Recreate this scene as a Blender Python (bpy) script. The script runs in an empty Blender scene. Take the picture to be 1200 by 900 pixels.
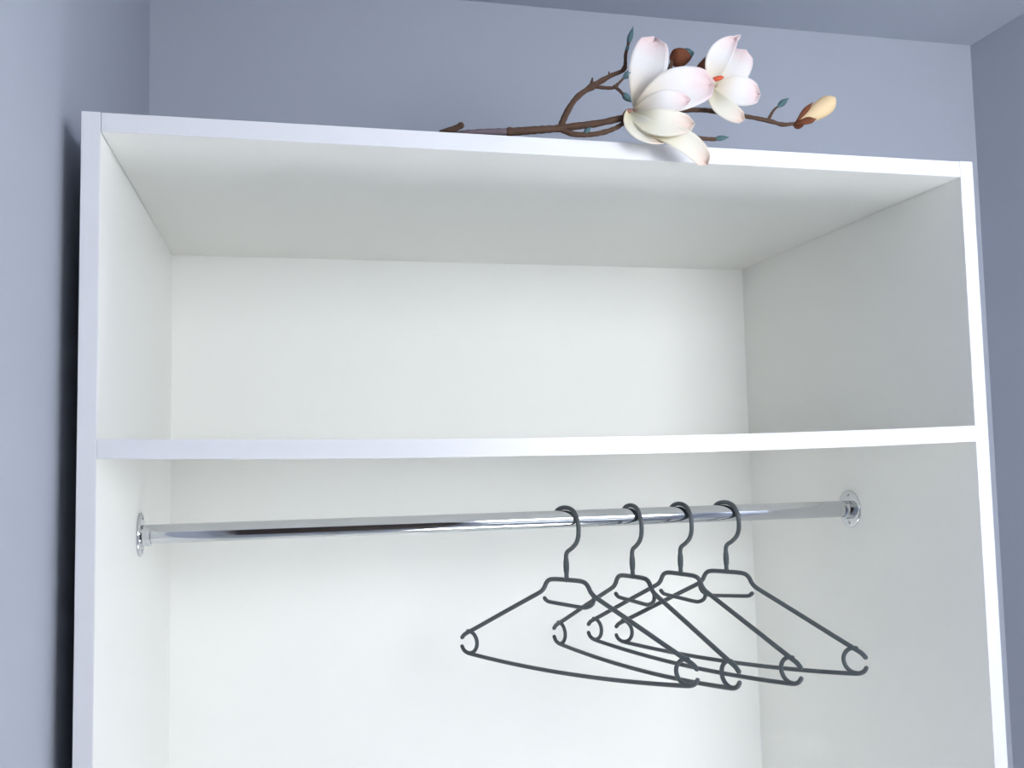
import bpy, bmesh, math, random
from mathutils import Vector, Matrix

random.seed(4)
sc = bpy.context.scene
COL = sc.collection

# ------------------------------------------------------------------ camera
cam_d = bpy.data.cameras.new('camera')
cam_d.sensor_fit = 'HORIZONTAL'
cam_d.sensor_width = 36.0
cam_d.lens = 33.416
cam_d.clip_start = 0.01
cam = bpy.data.objects.new('camera', cam_d)
COL.objects.link(cam)
_r = Vector((0.97419165, -0.22475581, -0.02086767))
_u = Vector((0.00313683, -0.0789592, 0.99687291))
_b = Vector((-0.22570068, -0.97121072, -0.07621638))
_m = Matrix((_r, _u, _b)).transposed().to_4x4()
_m.translation = Vector((0.19820829, -0.96898566, 1.75649023))
cam.matrix_world = _m
sc.camera = cam

# ------------------------------------------------------------------ view, world, light
sc.view_settings.view_transform = 'Standard'
sc.view_settings.look = 'None'
sc.view_settings.gamma = 1.0
sc.view_settings.use_curve_mapping = False
sc.view_settings.exposure = 0.09

world = bpy.data.worlds.new('world')
sc.world = world
world.use_nodes = True
bg = world.node_tree.nodes['Background']
bg.inputs['Color'].default_value = (0.75, 0.85, 1.0, 1)
bg.inputs['Strength'].default_value = 1.0

# room measures (x right, y away from the camera, z up; wardrobe front at y = 0)
XL, XR, YB, YF, ZC = -0.022, 1.5065, 0.599, -1.32, 2.5474
WIN = (0.76, 1.36, 0.95, 2.36)            # window in the front wall, behind the camera's right: x0, x1, z0, z1


def daylight(name, loc, sx, sz, turn, power, colour):
    l = bpy.data.lights.new(name, 'AREA')
    l.shape = 'RECTANGLE'
    l.size = sx
    l.size_y = sz
    l.energy = power
    l.color = colour
    o = bpy.data.objects.new(name, l)
    o.location = loc
    o.rotation_euler = (math.radians(90), 0, turn)   # turn 0 shines towards +y
    COL.objects.link(o)
    return o


SKY0 = 1.70                               # open sky fills the window above this height
daylight('front_daylight', ((WIN[0] + WIN[1]) / 2, YF - 0.028, (SKY0 + WIN[3]) / 2), WIN[1] - WIN[0], WIN[3] - SKY0,
         0.0, 19.0, (0.92, 0.955, 1.0))
sun_d = bpy.data.lights.new('sun', 'SUN')             # falls through the front window onto the floor
sun_d.energy = 74.0
sun_d.angle = math.radians(0.6)
sun_d.color = (1.0, 0.985, 0.96)
sun = bpy.data.objects.new('sun', sun_d)
sun.rotation_euler = Vector((-0.22, 1.0, -1.9)).to_track_quat('-Z', 'Y').to_euler()
sun.location = (1.3, -1.9, 3.2)
COL.objects.link(sun)


# ------------------------------------------------------------------ materials
def mat(name, base, rough=0.5, metal=0.0, spec=0.5, noise=0.0, nscale=8.0, bump=0.0, bscale=200.0,
        sss=0.0, coat=0.0):
    m = bpy.data.materials.new(name)
    m.use_nodes = True
    nt = m.node_tree
    b = nt.nodes['Principled BSDF']
    b.inputs['Roughness'].default_value = rough
    b.inputs['Metallic'].default_value = metal
    b.inputs['Specular IOR Level'].default_value = spec
    b.inputs['Coat Weight'].default_value = coat
    if sss:
        b.inputs['Subsurface Weight'].default_value = sss
        b.inputs['Subsurface Radius'].default_value = (0.01, 0.008, 0.006)
    tc = nt.nodes.new('ShaderNodeTexCoord')
    n = nt.nodes.new('ShaderNodeTexNoise')
    n.inputs['Scale'].default_value = nscale
    n.inputs['Detail'].default_value = 4
    nt.links.new(tc.outputs['Object'], n.inputs['Vector'])
    mix = nt.nodes.new('ShaderNodeMix')
    mix.data_type = 'RGBA'
    mix.inputs['A'].default_value = (*[c * (1 - noise) for c in base], 1)
    mix.inputs['B'].default_value = (*[min(1, c * (1 + noise)) for c in base], 1)
    nt.links.new(n.outputs['Fac'], mix.inputs['Factor'])
    nt.links.new(mix.outputs['Result'], b.inputs['Base Color'])
    if bump:
        n2 = nt.nodes.new('ShaderNodeTexNoise')
        n2.inputs['Scale'].default_value = bscale
        nt.links.new(tc.outputs['Object'], n2.inputs['Vector'])
        bp = nt.nodes.new('ShaderNodeBump')
        bp.inputs['Strength'].default_value = bump
        bp.inputs['Distance'].default_value = 0.001
        nt.links.new(n2.outputs['Fac'], bp.inputs['Height'])
        nt.links.new(bp.outputs['Normal'], b.inputs['Normal'])
    return m


M_WALL = mat('lavender_wall_paint', (0.445, 0.470, 0.535), 0.9, spec=0.2, noise=0.03, nscale=3, bump=0.25, bscale=90)
M_CEIL = mat('ceiling_paint', (0.46, 0.49, 0.56), 0.95, spec=0.1, noise=0.03, nscale=3, bump=0.2, bscale=90)
M_FLOOR = mat('pale_grey_floor', (0.58, 0.61, 0.65), 0.5, noise=0.08, nscale=6)
M_WHITE = mat('white_melamine', (0.915, 0.91, 0.872), 0.38, spec=0.35, noise=0.012, nscale=4, bump=0.05, bscale=400)
M_EDGE = mat('white_edge_banding', (0.75, 0.745, 0.76), 0.30, spec=0.4, noise=0.01)
M_HARD = mat('back_hardboard', (0.915, 0.91, 0.872), 0.55, spec=0.2, noise=0.012, nscale=4)
M_FRAME = mat('white_window_paint', (0.80, 0.80, 0.79), 0.35, noise=0.01)
M_GLASS = bpy.data.materials.new('window_glass')
M_GLASS.use_nodes = True
_nt = M_GLASS.node_tree
_tr = _nt.nodes.new('ShaderNodeBsdfTransparent')
_gl = _nt.nodes.new('ShaderNodeBsdfGlossy')
_gl.inputs['Roughness'].default_value = 0.02
_mx = _nt.nodes.new('ShaderNodeMixShader')
_mx.inputs[0].default_value = 0.08
_nt.links.new(_tr.outputs[0], _mx.inputs[1])
_nt.links.new(_gl.outputs[0], _mx.inputs[2])
_nt.links.new(_mx.outputs[0], _nt.nodes['Material Output'].inputs['Surface'])
M_DARK_PANEL = mat('dark_brown_reflected_panel', (0.055, 0.030, 0.022), 0.45, noise=0.25, nscale=14)  # dark tone for the added panel that the rail mirrors
M_CHROME = mat('polished_chrome', (0.60, 0.615, 0.635), 0.07, metal=1.0, noise=0.02, nscale=40)
M_PLASTIC = mat('dark_grey_plastic', (0.060, 0.072, 0.080), 0.34, spec=0.5, noise=0.10, nscale=60, bump=0.05, bscale=500)
M_BARK = mat('brown_bark', (0.092, 0.052, 0.034), 0.75, spec=0.2, noise=0.35, nscale=90, bump=0.7, bscale=260)
M_BARE = mat('greyish_cut_stem', (0.150, 0.115, 0.130), 0.7, spec=0.2, noise=0.20, nscale=90, bump=0.4, bscale=260)
M_TEAL = mat('teal_green_bud', (0.080, 0.145, 0.155), 0.7, spec=0.2, noise=0.25, nscale=150, bump=0.4, bscale=300)
M_SEPAL = mat('russet_sepal', (0.170, 0.055, 0.025), 0.7, spec=0.2, noise=0.3, nscale=120, bump=0.4, bscale=300)
M_STAMEN = mat('orange_red_stamen', (0.62, 0.085, 0.025), 0.6, noise=0.2, nscale=200)
M_CALYX = mat('pinkish_brown_calyx', (0.42, 0.20, 0.15), 0.7, noise=0.2, nscale=150)


def petal_mat(name, body, base, blush, amount):
    """silk petal: creamy at its base (uv y = 0), a pink blush towards the tip and rim"""
    m = bpy.data.materials.new(name)
    m.use_nodes = True
    nt = m.node_tree
    L = nt.links.new
    b = nt.nodes['Principled BSDF']
    b.inputs['Roughness'].default_value = 0.7
    b.inputs['Specular IOR Level'].default_value = 0.15
    uv = nt.nodes.new('ShaderNodeUVMap')
    sep = nt.nodes.new('ShaderNodeSeparateXYZ')
    L(uv.outputs['UV'], sep.inputs[0])
    r1 = nt.nodes.new('ShaderNodeValToRGB')
    r1.color_ramp.elements[0].position = 0.0
    r1.color_ramp.elements[0].color = (*base, 1)
    r1.color_ramp.elements[1].position = 0.55
    r1.color_ramp.elements[1].color = (*body, 1)
    L(sep.outputs['Y'], r1.inputs[0])
    r2 = nt.nodes.new('ShaderNodeValToRGB')
    r2.color_ramp.elements[0].position = 0.68
    r2.color_ramp.elements[0].color = (0, 0, 0, 1)
    r2.color_ramp.elements[1].position = 1.0
    r2.color_ramp.elements[1].color = (1, 1, 1, 1)
    L(sep.outputs['Y'], r2.inputs[0])
    n = nt.nodes.new('ShaderNodeTexNoise')
    n.inputs['Scale'].default_value = 3.0
    L(uv.outputs['UV'], n.inputs['Vector'])
    mu = nt.nodes.new('ShaderNodeMath')
    mu.operation = 'MULTIPLY'
    L(r2.outputs[0], mu.inputs[0])
    L(n.outputs['Fac'], mu.inputs[1])
    mu2 = nt.nodes.new('ShaderNodeMath')
    mu2.operation = 'MULTIPLY'
    mu2.inputs[1].default_value = amount
    L(mu.outputs[0], mu2.inputs[0])
    mix = nt.nodes.new('ShaderNodeMix')
    mix.data_type = 'RGBA'
    mix.inputs['B'].default_value = (*blush, 1)
    L(mu2.outputs[0], mix.inputs['Factor'])
    L(r1.outputs[0], mix.inputs['A'])
    L(mix.outputs['Result'], b.inputs['Base Color'])
    wv = nt.nodes.new('ShaderNodeTexWave')
    wv.inputs['Scale'].default_value = 4.0
    wv.inputs['Distortion'].default_value = 1.5
    L(uv.outputs['UV'], wv.inputs['Vector'])
    bp = nt.nodes.new('ShaderNodeBump')
    bp.inputs['Strength'].default_value = 0.15
    bp.inputs['Distance'].default_value = 0.001
    L(wv.outputs['Fac'], bp.inputs['Height'])
    L(bp.outputs['Normal'], b.inputs['Normal'])
    tr = nt.nodes.new('ShaderNodeBsdfTranslucent')
    L(mix.outputs['Result'], tr.inputs['Color'])
    ms = nt.nodes.new('ShaderNodeMixShader')
    ms.inputs[0].default_value = 0.35
    L(b.outputs[0], ms.inputs[1])
    L(tr.outputs[0], ms.inputs[2])
    L(ms.outputs[0], nt.nodes['Material Output'].inputs['Surface'])
    return m


M_PETAL = petal_mat('white_pink_petal', (0.93, 0.90, 0.88), (0.90, 0.80, 0.62), (0.92, 0.55, 0.57), 0.8)
M_CREAM = petal_mat('cream_petal', (0.93, 0.90, 0.80), (0.90, 0.84, 0.60), (0.92, 0.62, 0.56), 0.9)
M_BUDP = petal_mat('cream_bud_petal', (0.93, 0.86, 0.68), (0.90, 0.72, 0.46), (0.92, 0.82, 0.66), 0.6)


# ------------------------------------------------------------------ helpers
def link(name, me, m, parent=None):
    if m is not None and not me.materials:
        me.materials.append(m)
    o = bpy.data.objects.new(name, me)
    COL.objects.link(o)
    if parent is not None:
        o.parent = parent
    return o


def finish(bm, name, smooth=False):
    bmesh.ops.recalc_face_normals(bm, faces=bm.faces)
    me = bpy.data.meshes.new(name)
    bm.to_mesh(me)
    bm.free()
    if smooth:
        for p in me.polygons:
            p.use_smooth = True
    return me


def add_box(bm, x0, x1, y0, y1, z0, z1):
    vs = [bm.verts.new(c) for c in ((x0, y0, z0), (x1, y0, z0), (x1, y1, z0), (x0, y1, z0),
                                    (x0, y0, z1), (x1, y0, z1), (x1, y1, z1), (x0, y1, z1))]
    for f in ((0, 3, 2, 1), (4, 5, 6, 7), (0, 1, 5, 4), (1, 2, 6, 5), (2, 3, 7, 6), (3, 0, 4, 7)):
        bm.faces.new([vs[i] for i in f])
    return vs


def box(name, m, parent, x0, x1, y0, y1, z0, z1, bevel=0.0):
    bm = bmesh.new()
    add_box(bm, x0, x1, y0, y1, z0, z1)
    if bevel:
        bmesh.ops.bevel(bm, geom=bm.edges[:], offset=bevel, segments=2, affect='EDGES', profile=0.5)
    return link(name, finish(bm, name), m, parent)


def smooth_path(pts, n=6, closed=False):
    """Catmull-Rom through points (any tuple length)"""
    out = []
    P = [list(p) for p in pts]
    for i in range(len(P) - 1):
        p0 = P[max(i - 1, 0)]
        p1, p2 = P[i], P[i + 1]
        p3 = P[min(i + 2, len(P) - 1)]
        for k in range(n):
            t = k / n
            out.append([0.5 * (2 * b + (c - a) * t + (2 * a - 5 * b + 4 * c - d) * t * t
                               + (3 * b - a - 3 * c + d) * t ** 3) for a, b, c, d in zip(p0, p1, p2, p3)])
    out.append(P[-1])
    return out


def add_tube(bm, pts, rads, seg=10, round_ends=True):
    """sweep a circle of varying radius along 3D points"""
    P = [Vector(p[:3]) for p in pts]
    if not hasattr(rads, '__len__'):
        rads = [rads] * len(P)
    rads = list(rads)
    if round_ends:                                   # small domed caps
        d0 = (P[0] - P[1]).normalized()
        d1 = (P[-1] - P[-2]).normalized()
        a, b = rads[0], rads[-1]
        P = [P[0] + d0 * a * 0.9, P[0] + d0 * a * 0.6] + P + [P[-1] + d1 * b * 0.6, P[-1] + d1 * b * 0.9]
        rads = [a * 0.35, a * 0.8] + rads + [b * 0.8, b * 0.35]
    T = []
    for i in range(len(P)):
        t = P[min(i + 1, len(P) - 1)] - P[max(i - 1, 0)]
        T.append(t.normalized())
    ref = Vector((0, 0, 1)) if abs(T[0].z) < 0.9 else Vector((0, 1, 0))
    nrm = (ref - T[0] * ref.dot(T[0])).normalized()
    rings = []
    for i, p in enumerate(P):
        nrm = (nrm - T[i] * nrm.dot(T[i])).normalized()
        bi = T[i].cross(nrm)
        rings.append([bm.verts.new(p + (nrm * math.cos(2 * math.pi * k / seg) + bi * math.sin(2 * math.pi * k / seg)) * rads[i])
                      for k in range(seg)])
    for a, b in zip(rings, rings[1:]):
        for k in range(seg):
            bm.faces.new((a[k], a[(k + 1) % seg], b[(k + 1) % seg], b[k]))
    bm.faces.new(rings[0][::-1])
    bm.faces.new(rings[-1])


def tube(name, m, parent, paths, seg=10):
    """paths: list of (points, radii)"""
    bm = bmesh.new()
    for pts, rads in paths:
        add_tube(bm, pts, rads, seg)
    return link(name, finish(bm, name, True), m, parent)


def thing(name, label, cat, loc=(0, 0, 0), group=None):
    o = bpy.data.objects.new(name, None)
    o.empty_display_size = 0.05
    COL.objects.link(o)
    o.location = loc
    o['label'] = label
    o['category'] = cat
    if group:
        o['group'] = group
    return o


def structure(o):
    o['kind'] = 'structure'
    return o


# ------------------------------------------------------------------ the room
TH = 0.10
structure(box('floor', M_FLOOR, None, XL - TH, XR + TH, YF - TH, YB + TH, -TH, 0))
structure(box('ceiling', M_CEIL, None, XL - TH, XR + TH, YF - TH, YB + TH, ZC, ZC + TH))
structure(box('wall_left', M_WALL, None, XL - TH, XL, YF, YB, 0, ZC))
structure(box('wall_back', M_WALL, None, XL - TH, XR + TH, YB, YB + TH, 0, ZC))
structure(box('wall_right', M_WALL, None, XR, XR + TH, YF, YB, 0, ZC))
x0, x1, z0, z1 = WIN
DX0, DX1, DZ1 = 0.005, 0.70, 2.05                     # opening beside the window for the added dark panel
bm = bmesh.new()                                     # front wall with its window opening and the added panel's opening
add_box(bm, XL - TH, DX0, YF - TH, YF, 0, ZC)
add_box(bm, DX0, DX1, YF - TH, YF, DZ1, ZC)
add_box(bm, DX1, x0, YF - TH, YF, 0, ZC)
add_box(bm, x0, x1, YF - TH, YF, 0, z0)
add_box(bm, x0, x1, YF - TH, YF, z1, ZC)
add_box(bm, x1, XR + TH, YF - TH, YF, 0, ZC)
structure(link('wall_front', finish(bm, 'wall_front'), M_WALL))
bm = bmesh.new()                                     # window casing in the opening
fw = 0.04
xm = (x0 + x1) / 2
for a, b, c, d in ((x0, x0 + fw, z0, z1), (x1 - fw, x1, z0, z1), (x0 + fw, x1 - fw, z0, z0 + fw), (x0 + fw, x1 - fw, z1 - fw, z1)):
    add_box(bm, a, b, YF - 0.08, YF - 0.03, c, d)
w1 = structure(link('window_1', finish(bm, 'window_1'), M_FRAME))
box('pane', M_GLASS, w1, x0 + fw, x1 - fw, YF - 0.060, YF - 0.055, z0 + fw, z1 - fw)
d1 = structure(box('reflected_dark_panel_1', M_DARK_PANEL, None, DX0 + 0.005, DX1 - 0.005, YF - 0.06, YF - 0.02, 0.005, DZ1 - 0.005, 0.003))  # unseen dark panel, added to give the chrome rail its dark reflected band
bh = 0.07
structure(box('baseboard_left', M_FRAME, None, XL, XL + 0.012, YF, -0.05, 0, bh))
structure(box('baseboard_right', M_FRAME, None, XR - 0.012, XR, YF, YB, 0, bh))

# ------------------------------------------------------------------ the wardrobe carcass
W, D, H, T = 1.0, 0.571, 2.10, 0.0176
SH = H - 0.3216                                       # shelf upper face
ST = 0.0188
ward = thing('wardrobe', 'open white melamine wardrobe carcass with one shelf, standing against lavender walls',
             'wardrobe', (0, 0, 0))
EB = 0.0012                                           # edge banding thickness


def panel(name, x0, x1, y0, y1, z0, z1, band):
    p = box(name, M_WHITE, ward, x0, x1, y0 + EB, y1, z0, z1, 0.0004)
    if band:
        box('edge_band', M_EDGE, p, x0, x1, y0, y0 + EB + 0.0002, z0, z1, 0.0005)
    return p


g = 0.0004                                            # hairline joints between panels
panel('side_panel', 0, T, 0, D + 0.003, 0, H, True)
panel('side_panel', W - T, W, 0, D + 0.003, 0, H, True)
panel('top_panel', T + g, W - T - g, 0, D, H - 0.019 - 0.0006, H - 0.0006, True)
panel('bottom_panel', T + g, W - T - g, 0, D, 0.08, 0.098, True)
box('plinth', M_WHITE, ward, T + g, W - T - g, 0.03, 0.046, 0.001, 0.0795, 0.0005)
bk = box('back_panel', M_HARD, ward, T, W - T, D, D + 0.003, 0.098, H - 0.02)
box('back_panel_top_strip', M_HARD, bk, T, W - T, D + 0.0002, D + 0.0028, H - 0.02, H - 0.001)


def sagging(name, m, parent, x0, x1, ya, yb, zt, th, n=24):
    """a board bent a few millimetres by its own weight"""
    bm = bmesh.new()
    prev = None
    for i in range(n + 1):
        t = i / n
        x = x0 + (x1 - x0) * t
        dz = 0.0033 - 0.0062 * 4 * t * (1 - t)
        ring = [bm.verts.new(c) for c in ((x, ya, zt + dz - th), (x, ya, zt + dz), (x, yb, zt + dz), (x, yb, zt + dz - th))]
        if prev:
            for k in range(4):
                bm.faces.new((prev[k], prev[(k + 1) % 4], ring[(k + 1) % 4], ring[k]))
        else:
            bm.faces.new(ring[::-1])
        prev = ring
    bm.faces.new(prev)
    return link(name, finish(bm, name), m, parent)


sh = sagging('shelf', M_WHITE, ward, T + g, W - T - g, EB, D - 0.0005, SH, ST)
sagging('edge_band', M_EDGE, sh, T + g, W - T - g, 0.0, EB, SH, ST)

# ------------------------------------------------------------------ the chrome clothes rail
RY, RZ, RR = 0.2667, 1.6717, 0.0116                    # axis and radius of the tube
rail = thing('clothes_rail', 'shiny chrome clothes rail spanning the wardrobe below the shelf', 'clothes rail', (0.5, RY, RZ))


def lathe_x(bm, prof, x_dir, x0, seg=32):
    """revolve (distance along x, radius) around the rail's axis; local to the rail"""
    rings = []
    for d, r in prof:
        rings.append([bm.verts.new((x0 + x_dir * d, r * math.cos(2 * math.pi * k / seg), r * math.sin(2 * math.pi * k / seg)))
                      for k in range(seg)])
    for a, b in zip(rings, rings[1:]):
        for k in range(seg):
            bm.faces.new((a[k], a[(k + 1) % seg], b[(k + 1) % seg], b[k]))
    bm.faces.new(rings[0])
    bm.faces.new(rings[-1])


bm = bmesh.new()
xa = T - 0.5 + 0.004
rl = -2 * xa
lathe_x(bm, [(0, RR - 0.0005), (0.0006, RR), (0.0012, RR), (0.003, RR), (rl - 0.003, RR), (rl - 0.0012, RR), (rl - 0.0006, RR), (rl, RR - 0.0005)], 1, xa, 64)
rod = link('rod', finish(bm, 'rod', True), M_CHROME, rail)
for s in (1, -1):
    xw = -s * (0.5 - T)                                # panel's inner face, local
    bm = bmesh.new()
    lathe_x(bm, [(0.0001, 0.0262), (0.0016, 0.0266), (0.0030, 0.0258), (0.0036, 0.0240), (0.0038, 0.018), (0.0038, 0.004)], s, xw, 40)
    fl = link('flange', finish(bm, 'flange', True), M_CHROME, rail)
    bm = bmesh.new()                                   # U-shaped cup, open at the top, that carries the tube
    n = 28
    inner, outer = RR + 0.0003, RR + 0.0032
    rows = []
    for k in range(n + 1):
        a = math.radians(-208 + 236 * k / n)
        c, q = math.cos(a), math.sin(a)
        rows.append([bm.verts.new((xw + s * d, r * c, r * q)) for d, r in
                     ((0.0036, inner), (0.0036, outer), (0.0125, outer), (0.0137, outer - 0.0008), (0.0137, inner))])
    for a, b in zip(rows, rows[1:]):
        for k in range(5):
            bm.faces.new((a[k], a[(k + 1) % 5], b[(k + 1) % 5], b[k]))
    bm.faces.new(rows[0])
    bm.faces.new(rows[-1])
    cup = link('socket', finish(bm, 'socket'), M_CHROME, fl)
    for sy, sz in ((0.0, -0.0205), (0.0, 0.0205)):      # screw heads on the flange
        bm = bmesh.new()
        ring = []
        for d, r in ((0.0036, 0.0031), (0.0045, 0.0028), (0.0050, 0.0016)):
            ring.append([bm.verts.new((xw + s * d, sy + r * math.cos(k * math.pi / 6), sz + r * math.sin(k * math.pi / 6))) for k in range(12)])
        for a, b in zip(ring, ring[1:]):
            for k in range(12):
                bm.faces.new((a[k], a[(k + 1) % 12], b[(k + 1) % 12], b[k]))
        bm.faces.new(ring[-1])
        link('screw', finish(bm, 'screw', True), M_CHROME, fl)

# ------------------------------------------------------------------ the four plastic hangers
# drawn in the hanger's own plane: u = along the bars, v = up; origin where the hook touches the rail's top
def uv3(pts, n=6):
    return [(u, 0, v) for u, v in smooth_path(pts, n)]


def arc(cu, cv, r, a0, a1, n=14):
    return [(cu + r * math.cos(math.radians(a0 + (a1 - a0) * k / n)), 0, cv + r * math.sin(math.radians(a0 + (a1 - a0) * k / n)))
            for k in range(n + 1)]


RB = 0.0029                                            # bar radius


def inner_bar_mesh(s):
    pts = [(0.0424, -0.1100), (0.0428, -0.1165), (0.0395, -0.1222), (0.0320, -0.1258), (0.0240, -0.1266),
           (0.0, -0.1252), (-0.0290, -0.1232), (-0.0345, -0.1215), (-0.0375, -0.1190)]
    pts = [(u * s, v) for u, v in pts]
    bm = bmesh.new()
    p = uv3(pts, 5)
    k = len(p)
    add_tube(bm, p, [RB * (0.9 + 0.1 * (i > k - 6)) for i in range(k)], 10)
    return finish(bm, 'strap_bar', True)


def make_hanger(label, group):
    h = thing('clothes_hanger', label, 'hanger', group=group)
    # hook: from the tip behind the rail over its top, down in front and back to the neck
    hook = [(-0.0193, -0.0185), (-0.0191, -0.0130), (-0.0170, -0.0062), (-0.0137, -0.0014), (-0.0090, 0.0019), (-0.0030, 0.0034),
            (0.0022, 0.0036), (0.0080, 0.0026), (0.0142, -0.0010), (0.0188, -0.0088), (0.0211, -0.0175), (0.0217, -0.0265), (0.0206, -0.0355),
             (0.0168, -0.0435), (0.0098, -0.0500), (0.0030, -0.0545), (0.0004, -0.0590), (0.0, -0.0640)]
    p = uv3(hook, 4)
    n = len(p)
    rad = [0.0016 + 0.0014 * min(1, i / 10) for i in range(n)]
    tube('hook', M_PLASTIC, h, [(p, rad)], 12)
    # neck sleeve that swells in the middle
    zz = [-0.0615, -0.064, -0.069, -0.075, -0.081, -0.0845, -0.087, -0.0925]
    rr = [0.0027, 0.0031, 0.0038, 0.0040, 0.0036, 0.0029, 0.0031, 0.0031]
    tube('neck', M_PLASTIC, h, [([(0, 0, z) for z in zz], rr)], 12)
    # shoulder bar: flat top, two dropped corners and the straight arms out to the notches
    half = [(0.0, -0.0922), (0.0140, -0.0922), (0.0245, -0.0928), (0.0305, -0.0948), (0.0345, -0.0990), (0.0375, -0.1045),
            (0.0415, -0.1090), (0.0480, -0.1130), (0.0700, -0.1240), (0.1100, -0.1440), (0.1500, -0.1642), (0.1737, -0.1760),
            (0.1840, -0.1812), (0.1893, -0.1862)]
    full = [(-u, v) for u, v in half[:0:-1]] + half
    tube('shoulder_bar', M_PLASTIC, h, [(uv3(full, 5), RB * 1.06)], 12)
    # bottom bar: a shallow bow between the two end rings, tips curling up
    low = []
    for i in range(-10, 11):
        u = 0.174 * i / 10
        low.append((u, -0.2152 + 0.0072 * (u / 0.174) ** 2))
    low += [(0.1815, -0.2065), (0.1868, -0.2035), (0.1898, -0.1990)]
    low = [(-u, v) for u, v in low[:-4:-1]] + low
    tube('bottom_bar', M_PLASTIC, h, [(uv3(low, 3), RB * 0.98)], 12)
    # end rings: the inner half of a circle, open outwards as a strap notch
    for s in (1, -1):
        p = [(s * x, y, z) for x, y, z in arc(0.1765, -0.1915, 0.0155, 84, 276, 18)]
        tube('end_ring', M_PLASTIC, h, [(p, RB * 0.95)], 10)
    link('strap_bar', inner_bar_mesh(1), M_PLASTIC, h)
    return h


def place(h, x, yaw, tilt):
    h.location = (x, RY, RZ + RR)
    h.rotation_euler = (0, -tilt, yaw - math.pi / 2)


GRP = 'grey plastic hangers on the chrome rail'
proto = make_hanger('leftmost grey plastic hanger on the chrome rail, its front end lowest', GRP)
place(proto, 0.5544, 0.6641, 0.0017)
mirror_me = inner_bar_mesh(-1)
mirror_me.materials.append(M_PLASTIC)
for x, yaw, tilt, label, flip in (
        (0.6476, 0.3420, 0.0038, 'grey plastic hanger second from the left on the rail, turned most end-on', False),
        (0.7185, 0.4347, -0.0134, 'grey plastic hanger third from the left on the rail, beside the rightmost hanger', False),
        (0.7857, 0.6226, -0.0006, 'rightmost grey plastic hanger on the rail, its strap bar opening to the right', True)):
    h = proto.copy()
    COL.objects.link(h)
    h['label'] = label
    for c in list(proto.children):
        d = c.copy()
        COL.objects.link(d)
        d.parent = h
        if flip and d.name.startswith('strap_bar'):
            d.data = mirror_me
    place(h, x, yaw, tilt)

# ------------------------------------------------------------------ the magnolia branch lying on the wardrobe
BO = Vector((0.45, 0.01, 2.1000))
mag = thing('magnolia_branch', 'artificial magnolia branch with white pink-tipped blossoms lying on top of the wardrobe',
            'artificial flower', BO)
DZ = -0.004


def L3(p, dz=DZ):
    return Vector((p[0], p[1], p[2] + dz)) - BO


def twig(name, m, parent, pts, r0, r1, knots=()):
    p = smooth_path([tuple(L3(q)) for q in pts], 7)
    n = len(p)
    rng = random.Random(len(pts) * 7 + int(r0 * 1e5))
    rad = []
    for i in range(n):
        t = i / (n - 1)
        r = r0 + (r1 - r0) * t
        r *= 1 + 0.10 * rng.uniform(-1, 1)
        for k, a in knots:
            r *= 1 + a * math.exp(-((t - k) / 0.03) ** 2)
        rad.append(r)
    return tube(name, m, parent, [(p, rad)], 9)


# stem: the bare cut end, then the bark wrapped length
stem = twig('stem', M_BARK, mag, [(0.4285, 0.0075, 2.1105), (0.4560, 0.006, 2.1135), (0.4839, 0.004, 2.1165), (0.5000, 0.004, 2.1195),
                                   (0.5271, 0.004, 2.1245), (0.5590, 0.0, 2.1320)], 0.0044, 0.0036,
            ((0.0, 0.25), (0.42, 0.3)))
twig('stem_end', M_BARE, stem, [(0.3440, 0.034, 2.1085), (0.3804, 0.016, 2.1088), (0.4050, 0.010, 2.1095), (0.4300, 0.0075, 2.1106)],
     0.0034, 0.0041)
twig('stub', M_BARK, stem, [(0.3560, 0.022, 2.1105), (0.3680, 0.015, 2.1125), (0.3760, 0.012, 2.1160)], 0.0030, 0.0034)
tA = twig('twig', M_BARK, mag, [(0.4839, 0.004, 2.1156), (0.4927, 0.006, 2.135), (0.5062, 0.01, 2.1548), (0.5257, 0.014, 2.1703),
                                (0.5492, 0.02, 2.1863), (0.5673, 0.024, 2.1972), (0.5714, 0.028, 2.2163), (0.5767, 0.03, 2.2327)],
          0.0038, 0.0016, ((0.43, 0.45), (0.72, 0.35), (0.52, 0.2)))
twig('thorn', M_BARK, tA, [(0.5245, 0.014, 2.1710), (0.5262, 0.014, 2.1800)], 0.0030, 0.0007)
twig('thorn', M_BARK, tA, [(0.5480, 0.019, 2.1850), (0.5475, 0.019, 2.1905)], 0.0018, 0.0006)
twig('twig', M_BARK, mag, [(0.5257, 0.014, 2.1703), (0.5446, 0.008, 2.1673), (0.551, 0.006, 2.1699), (0.5595, 0.004, 2.1785)],
     0.0024, 0.0012, ((0.7, 0.4),))
twig('twig', M_BARK, mag, [(0.5489, 0.006, 2.1688), (0.5547, 0.003, 2.1622), (0.5578, 0.001, 2.1567)], 0.0020, 0.0014)
twig('twig', M_BARK, mag, [(0.4839, 0.004, 2.1156), (0.4973, -0.002, 2.1087), (0.5164, -0.006, 2.1080), (0.5334, -0.008, 2.1116),
                           (0.5481, -0.006, 2.1188), (0.5605, 0.0, 2.1294)], 0.0032, 0.0024, ((0.55, 0.2), (0.9, 0.3)))
twig('twig', M_BARK, mag, [(0.5677, 0.006, 2.1281), (0.6072, 0.004, 2.122), (0.6289, 0.0, 2.117), (0.6464, -0.004, 2.1117),
                           (0.662, -0.006, 2.1109)], 0.0026, 0.0022)
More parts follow.
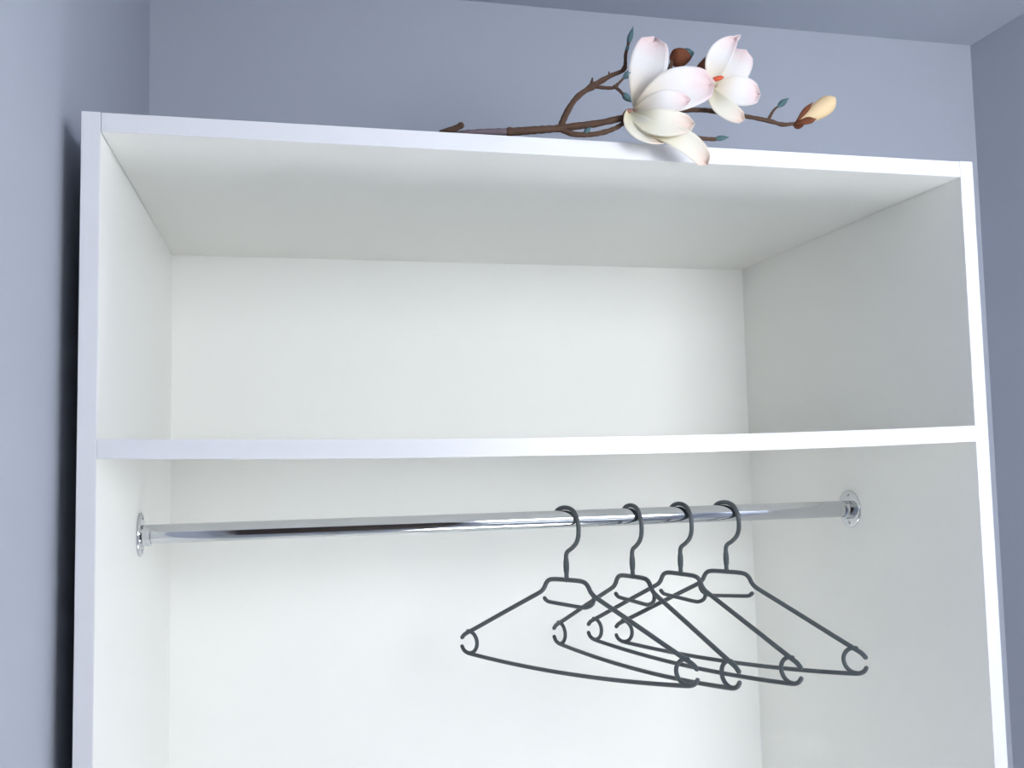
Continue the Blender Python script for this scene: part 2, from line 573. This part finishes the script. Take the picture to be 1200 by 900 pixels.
twig('twig', M_BARK, mag, [(0.5616, 0.0, 2.1324), (0.6147, 0.02, 2.150), (0.6589, 0.02, 2.1538), (0.6808, 0.015, 2.1503),
                           (0.7134, 0.01, 2.1455), (0.7369, 0.006, 2.1405), (0.7518, 0.002, 2.1359), (0.7682, 0.0, 2.1382)],
     0.0032, 0.0020, ((0.72, 0.25), (0.85, 0.3)))
twig('twig', M_BARK, mag, [(0.7348, 0.006, 2.1414), (0.7407, 0.004, 2.1521), (0.7458, 0.003, 2.1571)], 0.0020, 0.0011)
twig('twig', M_BARK, mag, [(0.6147, 0.02, 2.15), (0.643, 0.035, 2.1788), (0.6596, 0.035, 2.1932), (0.6695, 0.03, 2.2001)], 0.0026, 0.0024)
twig('twig', M_BARK, mag, [(0.6086, 0.03, 2.1593), (0.6242, 0.045, 2.1917), (0.638, 0.05, 2.2230)], 0.0026, 0.0024)

VIEW = Vector((-0.226, -0.971, -0.076))                # the blossoms open towards the front of the wardrobe


def add_petal(bm, base, mid, tip, width, cup, facing=VIEW, wave=0.0, seed=0, blunt=0.55, nu=16, nv=10):
    base, mid, tip = L3(base), L3(mid), L3(tip)
    ctrl = mid * 2 - (base + tip) / 2                   # quadratic curve through the middle point
    rng = random.Random(seed)
    ph = rng.uniform(0, 6)
    uvl = bm.loops.layers.uv.verify()
    grid = []
    for i in range(nu + 1):
        t = i / nu
        p = base * (1 - t) ** 2 + ctrl * 2 * t * (1 - t) + tip * t * t
        tan = ((ctrl - base) * (1 - t) + (tip - ctrl) * t).normalized()
        side = tan.cross(facing).normalized()
        nor = side.cross(tan).normalized()
        if nor.dot(facing) < 0:
            nor = -nor
        w = (0.18 + 0.82 * math.sin(min(1, t / 0.62) * math.pi * 0.5)) * (max(0.0, 1 - t ** 4.5) ** blunt)
        w = max(w, 0.04) * width / 2
        row = []
        for j in range(nv + 1):
            v = -1 + 2 * j / nv
            off = cup * v * v * (0.4 + 0.6 * t) + wave * math.sin(5 * t + ph) * v * abs(v)
            row.append((bm.verts.new(p + side * (w * v) + nor * off), (0.5 + v / 2, t)))
        grid.append(row)
    for i in range(nu):
        for j in range(nv):
            q = (grid[i][j], grid[i][j + 1], grid[i + 1][j + 1], grid[i + 1][j])
            f = bm.faces.new([a[0] for a in q])
            for lp, a in zip(f.loops, q):
                lp[uvl].uv = a[1]


def petal(parent, m, *a, th=0.0007, **k):
    bm = bmesh.new()
    add_petal(bm, *a, **k)
    bmesh.ops.recalc_face_normals(bm, faces=bm.faces)
    me = bpy.data.meshes.new('petal')
    bm.to_mesh(me)
    bm.free()
    for p in me.polygons:
        p.use_smooth = True
    o = link('petal', me, m, parent)
    s = o.modifiers.new('thickness', 'SOLIDIFY')
    s.thickness = th
    s.offset = 0
    return o


def spindle(name, m, parent, a, b, r, peak=0.4, bend=(0, 0, 0), sharp=1.0, seg=12):
    """bud or closed leaf: fattest at peak, pointed at its far end"""
    a, b = L3(a), L3(b)
    pts, rad = [], []
    n = 14
    for i in range(n + 1):
        t = i / n
        pts.append(a.lerp(b, t) + Vector(bend) * math.sin(t * math.pi))
        s = t / peak if t < peak else (1 - t) / (1 - peak)
        rad.append(max(0.0004, r * math.sin(max(0, s) * math.pi / 2) ** sharp))
    return tube(name, m, parent, [(pts, rad)], seg)


# big open blossom
b1 = spindle('blossom', M_CALYX, mag, (0.5535, 0.000, 2.1330), (0.5730, -0.003, 2.1385), 0.0060, 0.45)
b1['label'] = 'large open blossom'
petal(b1, M_PETAL, (0.5728, 0.001, 2.1396), (0.5850, 0.000, 2.1850), (0.5970, 0.005, 2.2250), 0.0440, 0.006, seed=1, blunt=0.30, wave=0.0008)
petal(b1, M_PETAL, (0.5703, -0.004, 2.1372), (0.6049, -0.022, 2.1545), (0.6545, -0.012, 2.1699), 0.0500, 0.008, seed=2, blunt=0.42, wave=0.0008)
petal(b1, M_PETAL, (0.567, -0.01, 2.1358), (0.586, -0.034, 2.1370), (0.6178, -0.034, 2.1412), 0.0260, 0.005, seed=3, blunt=0.6)
petal(b1, M_CREAM, (0.5613, -0.004, 2.1364), (0.5650, -0.022, 2.1130), (0.5959, -0.022, 2.1010), 0.0270, 0.007, seed=4, blunt=0.5)
petal(b1, M_CREAM, (0.5638, -0.01, 2.1289), (0.5822, -0.034, 2.1150), (0.6218, -0.032, 2.1160), 0.0310, 0.006, seed=5, blunt=0.42, wave=0.0006)
petal(b1, M_CREAM, (0.574, -0.018, 2.1083), (0.6083, -0.034, 2.0978), (0.638, -0.030, 2.0735), 0.0260, 0.005, seed=6, blunt=0.32, wave=0.0008)

# smaller blossom seen from the side
b2 = spindle('blossom', M_SEPAL, mag, (0.6640, 0.028, 2.1860), (0.6720, 0.018, 2.1815), 0.0050, 0.5)
b2['label'] = 'smaller blossom with an orange-red centre'
petal(b2, M_PETAL, (0.6725, 0.012, 2.1798), (0.6735, 0.004, 2.2070), (0.6981, 0.008, 2.2360), 0.0310, 0.005, seed=7, blunt=0.8, wave=0.0008)
petal(b2, M_PETAL, (0.6790, 0.024, 2.1806), (0.7028, 0.028, 2.2055), (0.7194, 0.022, 2.2310), 0.0400, -0.004, seed=8, blunt=0.4, wave=0.0006)
petal(b2, M_PETAL, (0.6741, 0.014, 2.1808), (0.6942, 0.006, 2.1738), (0.724, 0.008, 2.1716), 0.0360, 0.005, seed=9, blunt=0.36, wave=0.0006)
petal(b2, M_CREAM, (0.6664, 0.013, 2.1792), (0.6725, -0.002, 2.1521), (0.6973, -0.006, 2.1354), 0.0230, 0.004, seed=10, blunt=0.33, wave=0.0008)
petal(b2, M_PETAL, (0.6880, 0.020, 2.2230), (0.6975, 0.017, 2.2350), (0.7090, 0.016, 2.2440), 0.0095, 0.002, seed=11, blunt=0.8)
spindle('stamen', M_STAMEN, b2, (0.6600, -0.004, 2.1795), (0.6735, -0.010, 2.1820), 0.0028, 0.5, sharp=0.5)
sp = spindle('sepal', M_SEPAL, b2, (0.6560, 0.026, 2.1960), (0.6790, 0.034, 2.2290), 0.0052, 0.3)

# closed brown bud behind the big blossom, with a teal tip
bud = spindle('bud', M_SEPAL, mag, (0.6350, 0.05, 2.2245), (0.6640, 0.05, 2.2325), 0.0115, 0.32, sharp=0.7)
bud['label'] = 'russet bud with a teal tip'
spindle('bud_tip', M_TEAL, bud, (0.6500, 0.0495, 2.2305), (0.6655, 0.0495, 2.2348), 0.0074, 0.30, sharp=0.7)

# cream bud at the right end between two russet sepals
bud2 = spindle('bud', M_BUDP, mag, (0.7660, 0.0, 2.1395), (0.8165, -0.004, 2.1700), 0.0108, 0.74, bend=(0.0010, 0, -0.0030), sharp=0.8, seg=16)
bud2['label'] = 'half-open cream bud'
for a, b, c, w in (((0.7637, -0.002, 2.1365), (0.7740, -0.012, 2.1372), (0.7850, -0.013, 2.1390), 0.0085),
                   ((0.7660, -0.002, 2.1385), (0.7745, -0.008, 2.1500), (0.7869, -0.004, 2.1622), 0.0060),
                   ((0.7650, 0.002, 2.1370), (0.7750, 0.010, 2.1400), (0.7850, 0.010, 2.1440), 0.0100)):
    bm = bmesh.new()
    add_petal(bm, a, b, c, w, -0.003, blunt=0.9)
    o = link('sepal', finish(bm, 'sepal', True), M_SEPAL, bud2)
    s = o.modifiers.new('thickness', 'SOLIDIFY')
    s.thickness = 0.0009
    s.offset = 0

# small teal leaf buds at the twig ends
for a, b, r in (((0.5745, 0.03, 2.2270), (0.5829, 0.031, 2.2519), 0.0032), ((0.5716, 0.028, 2.2190), (0.5761, 0.029, 2.2290), 0.0022),
                ((0.5575, 0.004, 2.1765), (0.5700, 0.002, 2.1880), 0.0036), ((0.5556, 0.003, 2.1614), (0.5665, 0.001, 2.1500), 0.0040),
                ((0.7446, 0.003, 2.156), (0.7600, 0.002, 2.1678), 0.0036), ((0.5077, -0.006, 2.1080), (0.5160, -0.006, 2.1160), 0.0030),
                ((0.6590, -0.006, 2.1108), (0.6777, -0.008, 2.1135), 0.0032)):
    o = spindle('leaf_bud', M_TEAL, mag, a, b, r, 0.45, seg=10)
    o['label'] = 'teal-green leaf bud'
